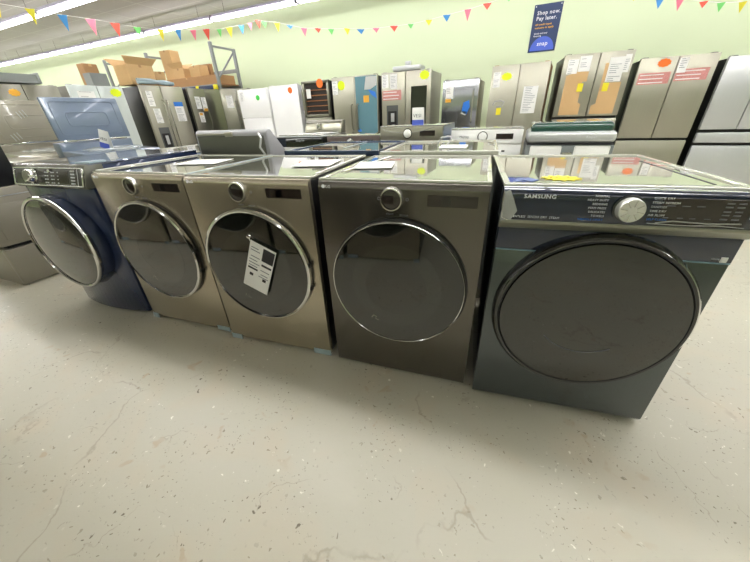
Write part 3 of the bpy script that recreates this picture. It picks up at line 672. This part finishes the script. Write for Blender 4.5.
fridge('two door fridge with its right door under blue film', (-3.55, YB), (-2.60, YB), 1.83, 'french', steel, dkside, split=.7, handles='low',
    items=[('label', .01, 1.55, .12, .22), ('dot', .13, 1.62, .15, .15, lime), ('sheet', .50, .76, .43, 1.05, film, 'blue_film'), ('sq', .66, 1.40, .11, .11, amber), ('poly', 0, 0, 0, 0, steel_lt, [(.72, 1.80), (.92, 1.80), (.92, 1.66), (.8, 1.60), (.68, 1.60)], 'film_tear'), ('poly', 0, 0, 0, 0, bluest, [(.76, 1.60), (.9, 1.56), (.93, 1.45), (.82, 1.52)], 'blue_tag'), ('poly', 0, 0, 0, 0, bluest, [(.51, .98), (.58, .95), (.62, .86), (.52, .84)], 'blue_tag')])
fridge('stainless fridge with a water dispenser and a dark glass panel', (-2.53, YB), (-1.62, YB), 1.83, 'french', steel, mat('light_grey_side', (150, 147, 136), .4, .2), split=.72,
    items=[('label', .02, 1.60, .12, .2), ('label', .17, 1.58, .13, .22), ('banner', .02, 1.41, .36, .15), ('dispenser', .10, 1.0, .22, .33), ('burst', .70, 1.68, .18, .14, lime), ('glass', .56, .98, .28, .62)])
fridge('short shiny steel fridge with a blue sticker and a bar handle at right', (-1.42, YB), (-.83, YB), 1.65, 'topfreezer', steel_br, brick_side, split=.95, D=.62, handles='right',
    items=[('label', .06, 1.38, .12, .17), ('sq', .06, 1.33, .09, .05, amber), ('poly', 0, 0, 0, 0, bluest, [(.34, 1.18), (.36, 1.32), (.45, 1.35), (.47, 1.25), (.42, 1.14)], 'blue_sticker'), ('poly', 0, 0, 0, 0, paper, [(.33, 1.16), (.34, 1.2), (.42, 1.18), (.41, 1.13)], 'sticker_corner')])
f7 = fridge('side by side steel fridge with a lime sticker left of the cardboard covered fridge', (-.67, YB + .02), (.14, YB - .04), 1.785, 'sxs', steel, cardb2, D=.66, items=[('label', .04, 1.50, .1, .2), ('burst', .15, 1.58, .16, .11, lime), ('sq', .14, 1.12, .07, .1, yel), ('label', .5, 1.13, .2, .36)])
MB().tube([(-.33, -.012, 1.26), (-.3, -.02, 1.31), (-.22, -.02, 1.32), (-.16, -.015, 1.30), (-.19, -.02, 1.24), (-.27, -.02, 1.23)], .012, 8).build('wrapped_handle', clearp, f7)
fridge('steel fridge with brown cardboard sheets taped to both doors', (.29, YB - .08), (1.12, YB + .0), 1.83, 'french', steel, dkside, split=1.05, mid=.52,
    items=[('poly', 0, 0, 0, 0, cardb, [(.07, 1.09), (.07, 1.58), (.34, 1.68), (.34, 1.5), (.29, 1.5), (.29, 1.25), (.33, 1.22), (.33, 1.09)], 'cardboard_sheet'), ('label', .06, 1.60, .13, .17), ('label', .2, 1.62, .14, .18), ('sq', .24, 1.38, .07, .1, yel),
           ('poly', 0, 0, 0, 0, cardb, [(.47, 1.09), (.47, 1.2), (.52, 1.22), (.52, 1.70), (.56, 1.70), (.56, 1.47), (.76, 1.47), (.76, 1.09)], 'cardboard_sheet'), ('label', .56, 1.48, .18, .28), ('label', .73, 1.58, .07, .2), ('sq', .55, 1.37, .07, .1, yel)])
fridge('plain steel french door fridge with an orange burst sticker and pink banners', (1.19, YB - .02), (2.0, YB + .0), 1.72, 'french', steel, dkside, split=.75, D=.72,
    items=[('burst', .19, 1.60, .15, .1, orange), ('banner', .03, 1.42, .34, .13), ('banner', .42, 1.44, .33, .13), ('label', .42, 1.53, .09, .16)])
fridge('pale fridge with dark bands between its drawers at the right edge', (2.08, YB), (2.96, YB), 1.67, 'french4', steel_lt, dkside, split=.86, mid=.42)
# left column facing right
XL = -6.9
fridge('grey steel fridge with an amber sticker at the left edge', (XL, 2.30), (XL, 3.17), 1.78, 'french', steel_dk, brick_side, items=[('burst', .25, 1.62, .14, .1, amber)])
fridge('pale fridge with a lime sticker and a film covered left door', (XL, 3.30), (XL, 4.14), 1.81, 'sxs', mat('pale_door', (200, 208, 204), .3, .05, .03, coat=.3), brick_side, mid=.5, items=[('label', .1, 1.5, .25, .22), ('burst', .60, 1.64, .2, .14, lime)])
fridge('steel side by side fridge with long bar handles and a blue headed label', (XL, 4.46), (XL, 5.36), 1.86, 'sxs', steel, dkside, handles='bar', mid=.45,
    items=[('label', .08, 1.5, .12, .26), ('label', .12, 1.2, .14, .26), ('dispenser', .1, .72, .22, .4), ('label', .60, 1.22, .2, .34), ('sq', .60, 1.5, .2, .08, bluest)])
fridge('steel french door fridge with four small labels behind the bar handle one', (XL, 5.47), (XL, 6.34), 1.85, 'french', steel_dk, dkside,
    items=[('label', .13, 1.45, .13, .24), ('label', .29, 1.42, .12, .26), ('sq', .3, 1.4, .1, .06, amber), ('label', .14, 1.18, .12, .2), ('sq', .15, 1.32, .08, .05, amber)])
fridge('narrow view of a grey fridge turned at the corner under the steel rack', (-6.48, 5.95), (-5.99, 6.42), 1.83, 'sxs', steel_dk, dkside, D=.34, items=[('label', .1, 1.45, .14, .24)], handles='bar')
# white foam block on the dispenser fridge
MB().box(0, .50, .0, .3, 0, .07, .01).box(.2, .3, .08, .14, .07, .14, .01).build('packing_box', steel_lt, None)
pk = [o for o in C.objects if o.name == 'packing_box'][0]; pk.location = (-2.35, YB + .1, 1.846); tag(pk, 'grey white packing block lying on the fridge with the water dispenser', 'packaging')
pb = bpy.data.objects['packing_box']
# grey finned tray on the leftmost fridge
m = MB().box(-.35, .35, -.3, .3, 0, .02, .004)
for i in range(8): m.box(-.33 + i * .09, -.32 + i * .09, -.28, .28, .02, .12)
m.box(-.35, .35, -.3, -.28, 0, .14, .004); m.box(-.35, .35, .28, .3, 0, .14, .004)
tag(m.build('wire_shelf', rackm), 'grey slotted shelf lying on top of the leftmost fridge', 'shelf').location = (-7.25, 2.7, 1.796)

# ================================================================ PALLET RACK AND STOCK
rack = thing('storage_rack', 'tall grey steel rack against the back wall behind the left fridges', 'rack', (-9.3, 6.8, 0))
YF, YR = -.30, .38
for x in (2.28, -.06, -1.9):
    for y in (YF, YR):
        MB().box(x - .035, x + .035, y - .03, y + .03, 0, 2.8 if y == YF else 2.74, .004, 1).build('upright', rackm, rack)
    MB().box(x - .015, x + .015, YF, YR, 2.70, 2.74).build('cross_bar', rackm, rack)
    L = math.hypot(YR - YF, .62)
    MB().box(x - .012, x + .012, -L / 2, L / 2, -.015, .015).build('diagonal_brace', rackm, rack, M=Matrix.Translation((0, (YF + YR) / 2, 2.38)) @ Matrix.Rotation(math.atan2(.62, YR - YF), 4, 'X'))
    for z in (.5, 1.1, 1.7): MB().box(x - .015, x + .015, YF, YR, z, z + .04).build('cross_bar', rackm, rack)
for (a, b) in ((-1.9, -.06), (-.06, 2.28)):
    MB().box(a + .035, b - .035, YF - .02, YF + .02, 1.90, 1.99, .004, 1).build('beam', rackm, rack)
    MB().box(a + .035, b - .035, YR - .02, YR + .02, 1.90, 1.99, .004, 1).build('beam', rackm, rack)
    MB().box(a + .04, b - .04, YF + .02, YR - .02, 1.975, 1.995).build('deck', wood, rack)
MB().box(-.02, 2.24, YR + .03, YR + .06, 2.26, 2.34, .004, 1).build('rear_beam', rackm, rack)
def carton(label, x, y, z, w_, d_, h_, rz, m=cardb, flaps=False, group=None):
    t = thing('cardboard_box', label, 'box', (x, y, z), rz, group)
    MB().box(-w_ / 2, w_ / 2, -d_ / 2, d_ / 2, 0, h_, .004, 1).build('carton', m, t)
    MB().box(-.025, .025, -d_ / 2 - .001, d_ / 2 + .001, h_ - .04, h_ + .0015).build('tape', cardb2 if m is cardb else cardb, t)
    if flaps:
        for s in (-1, 1):
            MB().prism([(-w_ / 2, 0), (w_ / 2, 0), (w_ / 2 + .08, .14), (-w_ / 2 - .08, .14)], 0, .006, 'Y', M=Matrix.Translation((0, s * d_ / 2, h_)) @ Matrix.Rotation(R(-35 * s), 4, 'X')).build('flap', m, t)
    return t
Z = 1.996
carton('long flat brown carton lying along the rack shelf under the other cartons', -8.19, 6.83, Z, 2.2, .52, .19, 0, cardb2)
carton('tall tan carton at the left end of the long flat carton on the rack', -9.0, 6.9, Z + .192, .36, .28, .66, 4, cardb)
carton('tan carton in the middle of the long flat carton on the rack', -8.5, 6.72, Z + .192, .34, .2, .22, 8, cardb, True)
carton('tan carton right of the flapped one on the long flat carton', -7.9, 6.76, Z + .192, .44, .24, .24, -7, cardb)
carton('dark brown carton at the back of the long flat carton on the rack', -8.15, 7.04, Z + .192, .8, .1, .3, 0, cardb2)
carton('large open topped tan carton on the fridge with long bar handles', -7.32, 4.74, 1.875, .5, .42, .33, 90, cardb, True)
carton('small tan carton behind the slotted panel on the pale fridge', -7.36, 3.95, 1.826, .22, .2, .34, 90, cardb2)
carton('small tan carton right of the large open topped one on the fridge', -7.3, 5.18, 1.875, .2, .25, .26, 80, cardb)
m = MB()
for i in range(4): m.tube([(0.02, -.35, .045 + .03 * (i % 2)), (.01 * i, -.1, .05 + .03 * (i % 2)), (-.02, .2, .045 + .03 * ((i + 1) % 2)), (0, .4, .045)], .034, 8)
tag(m.build('plastic_bundle', filmlt), 'pale blue plastic wrapped bundle lying before the large open topped carton', 'packaging').location = (-7.0, 4.86, 1.866)
for i, x in enumerate((-7.95, -7.35)):
    t = thing('tool_case', ['dark blue case with a yellow end near the rack middle', 'dark blue case with a yellow end at the right rack upright'][i], 'case', (x, 6.40, 1.865), 0)
    MB().box(-.25, .25, -.04, .04, 0, .09, .01).build('case', mat('dark_blue_plastic', (34, 50, 84), .4), t); MB().box(.25, .33, -.04, .04, 0, .1, .01).build('end_cap', yel, t)
m = MB().box(-.01, .01, -.13, .13, 0, .19, .003, 1)
for i in range(5): m.box(.009, .013, -.1 + i * .04, -.085 + i * .04, .06, .15)
m.box(-.2, .01, -.14, -.12, 0, .19)
tag(m.build('slotted_panel', rackm), 'grey slotted metal panel standing on top of the pale fridge', 'panel').location = (-7.12, 3.95, 1.826)

# ================================================================ POSTER AND BUNTING
pt = thing('wall_poster', 'dark blue shopping credit poster with white and yellow words on the green wall', 'poster', (-.04, 7.898, 2.13))
MB().box(-.215, .215, -.008, 0, 0, .66).build('board', mat('poster_navy', (44, 62, 98), .6), pt)
pts = [(-.19, 0.02)] + [(.19 * math.cos(a) * 1.0, .02 + .2 * math.sin(a)) for a in [PI - PI * i / 20 for i in range(1, 20)]] + [(.19, .02)]
MB().prism(pts, -.0092, -.008, 'Y').build('blue_dome', mat('poster_blue', (66, 96, 200), .4), pt)
for s_, z, sz, m_ in (('Shop now.', .52, .074, whiteink), ('Pay later.', .445, .074, whiteink), ('All credit types', .375, .036, amber), ('welcome to apply', .33, .036, amber), ('Quick and easy', .255, .03, whiteink), ('financing', .22, .03, whiteink)):
    text(s_, sz, 'poster_lettering', m_, pt, (-.16, -.014, z), depth=.002, bold=.02)
text('snap', .085, 'poster_lettering', whiteink, pt, (0, -.015, .09), depth=.002, align='CENTER', bold=.02)
for x in (-.19, .19): MB().disc((x, .635), .008, -.012, -.008, 12).build('pin', whiteink, pt)

pt.scale = (1.07, 1, 1.07)
FLAGC = dict(y=mat('yellow_pennant', (236, 226, 60), .6), b=mat('blue_pennant', (70, 150, 215), .6), p=mat('pink_pennant', (244, 130, 150), .6), r=mat('coral_pennant', (238, 92, 70), .6), g=mat('green_pennant', (120, 215, 110), .6))
FLAGS = []   # filled below: (x, y, z, width, height, colour, twist)
FLAGS = [(-7.92, 3.31, 2.94, 0.121, 0.193, 'y', 57), (-8.17, 3.86, 3.01, 0.127, 0.228, 'y', 55), (-8.25, 4.36, 3.03, 0.143, 0.249, 'b', 53), (-8.19, 4.79, 3.04, 0.156, 0.265, 'p', 51), (-8.08, 5.17, 3.03, 0.168, 0.227, 'r', 49), (-7.93, 5.51, 3.0, 0.144, 0.168, 'g', 47), (-7.71, 5.87, 3.0, 0.133, 0.226, 'y', 45), (-7.5, 6.14, 3.01, 0.12, 0.214, 'b', 43), (-7.31, 6.38, 3.02, 0.124, 0.2, 'p', 42), (-7.12, 6.58, 3.05, 0.148, 0.22, 'r', 40), (-6.93, 6.78, 3.06, 0.109, 0.165, 'g', 39), (-6.76, 6.93, 3.1, 0.152, 0.204, 'y', 38), (-6.54, 7.1, 3.14, 0.133, 0.185, 'b', 36), (-6.27, 7.1, 3.15, 0.111, 0.145, 'p', 35), (-6.02, 7.1, 3.17, 0.13, 0.16, 'r', 34), (-5.85, 7.1, 3.13, 0.131, 0.125, 'g', 34), (-5.5, 7.1, 3.07, 0.13, 0.175, 'y', 32), (-5.16, 7.1, 2.98, 0.152, 0.069, 'b', 31), (-4.8, 7.1, 2.89, 0.13, 0.155, 'p', 29), (-4.45, 7.1, 2.85, 0.148, 0.083, 'r', 27), (-4.13, 7.1, 2.8, 0.127, 0.1, 'g', 26), (-3.75, 7.1, 2.77, 0.124, 0.113, 'y', 24), (-3.44, 7.1, 2.72, 0.162, 0.081, 'b', 22), (-3.1, 7.1, 2.7, 0.139, 0.079, 'p', 20), (-2.72, 7.1, 2.69, 0.156, 0.092, 'r', 18), (-2.38, 7.1, 2.68, 0.113, 0.075, 'g', 16), (-2.03, 7.1, 2.7, 0.127, 0.087, 'y', 14), (-1.7, 7.1, 2.73, 0.141, 0.099, 'b', 11), (-1.33, 7.1, 2.76, 0.117, 0.164, 'p', 9), (-1.01, 7.1, 2.8, 0.145, 0.093, 'r', 7), (-0.67, 7.1, 2.85, 0.137, 0.076, 'g', 5), (-0.35, 7.1, 2.85, 0.132, 0.074, 'y', 2), (0.08, 7.1, 2.84, 0.122, 0.095, 'b', -1), (0.63, 7.1, 2.76, 0.113, 0.128, 'p', -4), (1.1, 7.1, 2.64, 0.104, 0.101, 'y', -7), (1.43, 7.1, 2.53, 0.1, 0.123, 'b', -10), (1.67, 7.1, 2.5, 0.095, 0.144, 'p', -11), (1.95, 7.1, 2.43, 0.1, 0.076, 'r', -13), (2.15, 7.1, 2.39, 0.088, 0.106, 'g', -14), (2.38, 7.1, 2.37, 0.083, 0.126, 'y', -16)]
bt = thing('bunting', 'string of small coloured pennants draped across the green back wall', 'bunting', (0, 0, 0))
MB().tube([(x, y, z) for x, y, z, *_ in FLAGS], .004, 5).build('string', paper, bt)
for i, (x, y, z, w_, h_, c, tw) in enumerate(FLAGS):
    if w_ == 0: continue
    fb = MB().prism([(-w_ / 2, 0), (w_ / 2, 0), (w_ * .06, -h_)], -.001, .001, 'Y')
    fb.build('pennant', FLAGC[c], bt, M=Matrix.Translation((x, y - .004, z)) @ Matrix.Rotation(R(tw), 4, 'Z') @ Matrix.Rotation(R((i * 37 % 17) - 8), 4, 'X'))

# ================================================================ THE ROW ACROSS THE AISLE (seen in the door glass)
OPP = ['at the right end of that row', 'second from the right end of that row', 'third from the right end of that row', 'fourth from the right end of that row', 'fifth from the right end of that row', 'sixth from the right end of that row']
for k in range(6):
    o = copy_tree(d2, loc=(-.75 - k * .72, -.33, 0), rz=181, label='champagne steel front load dryer across the aisle, ' + OPP[k])
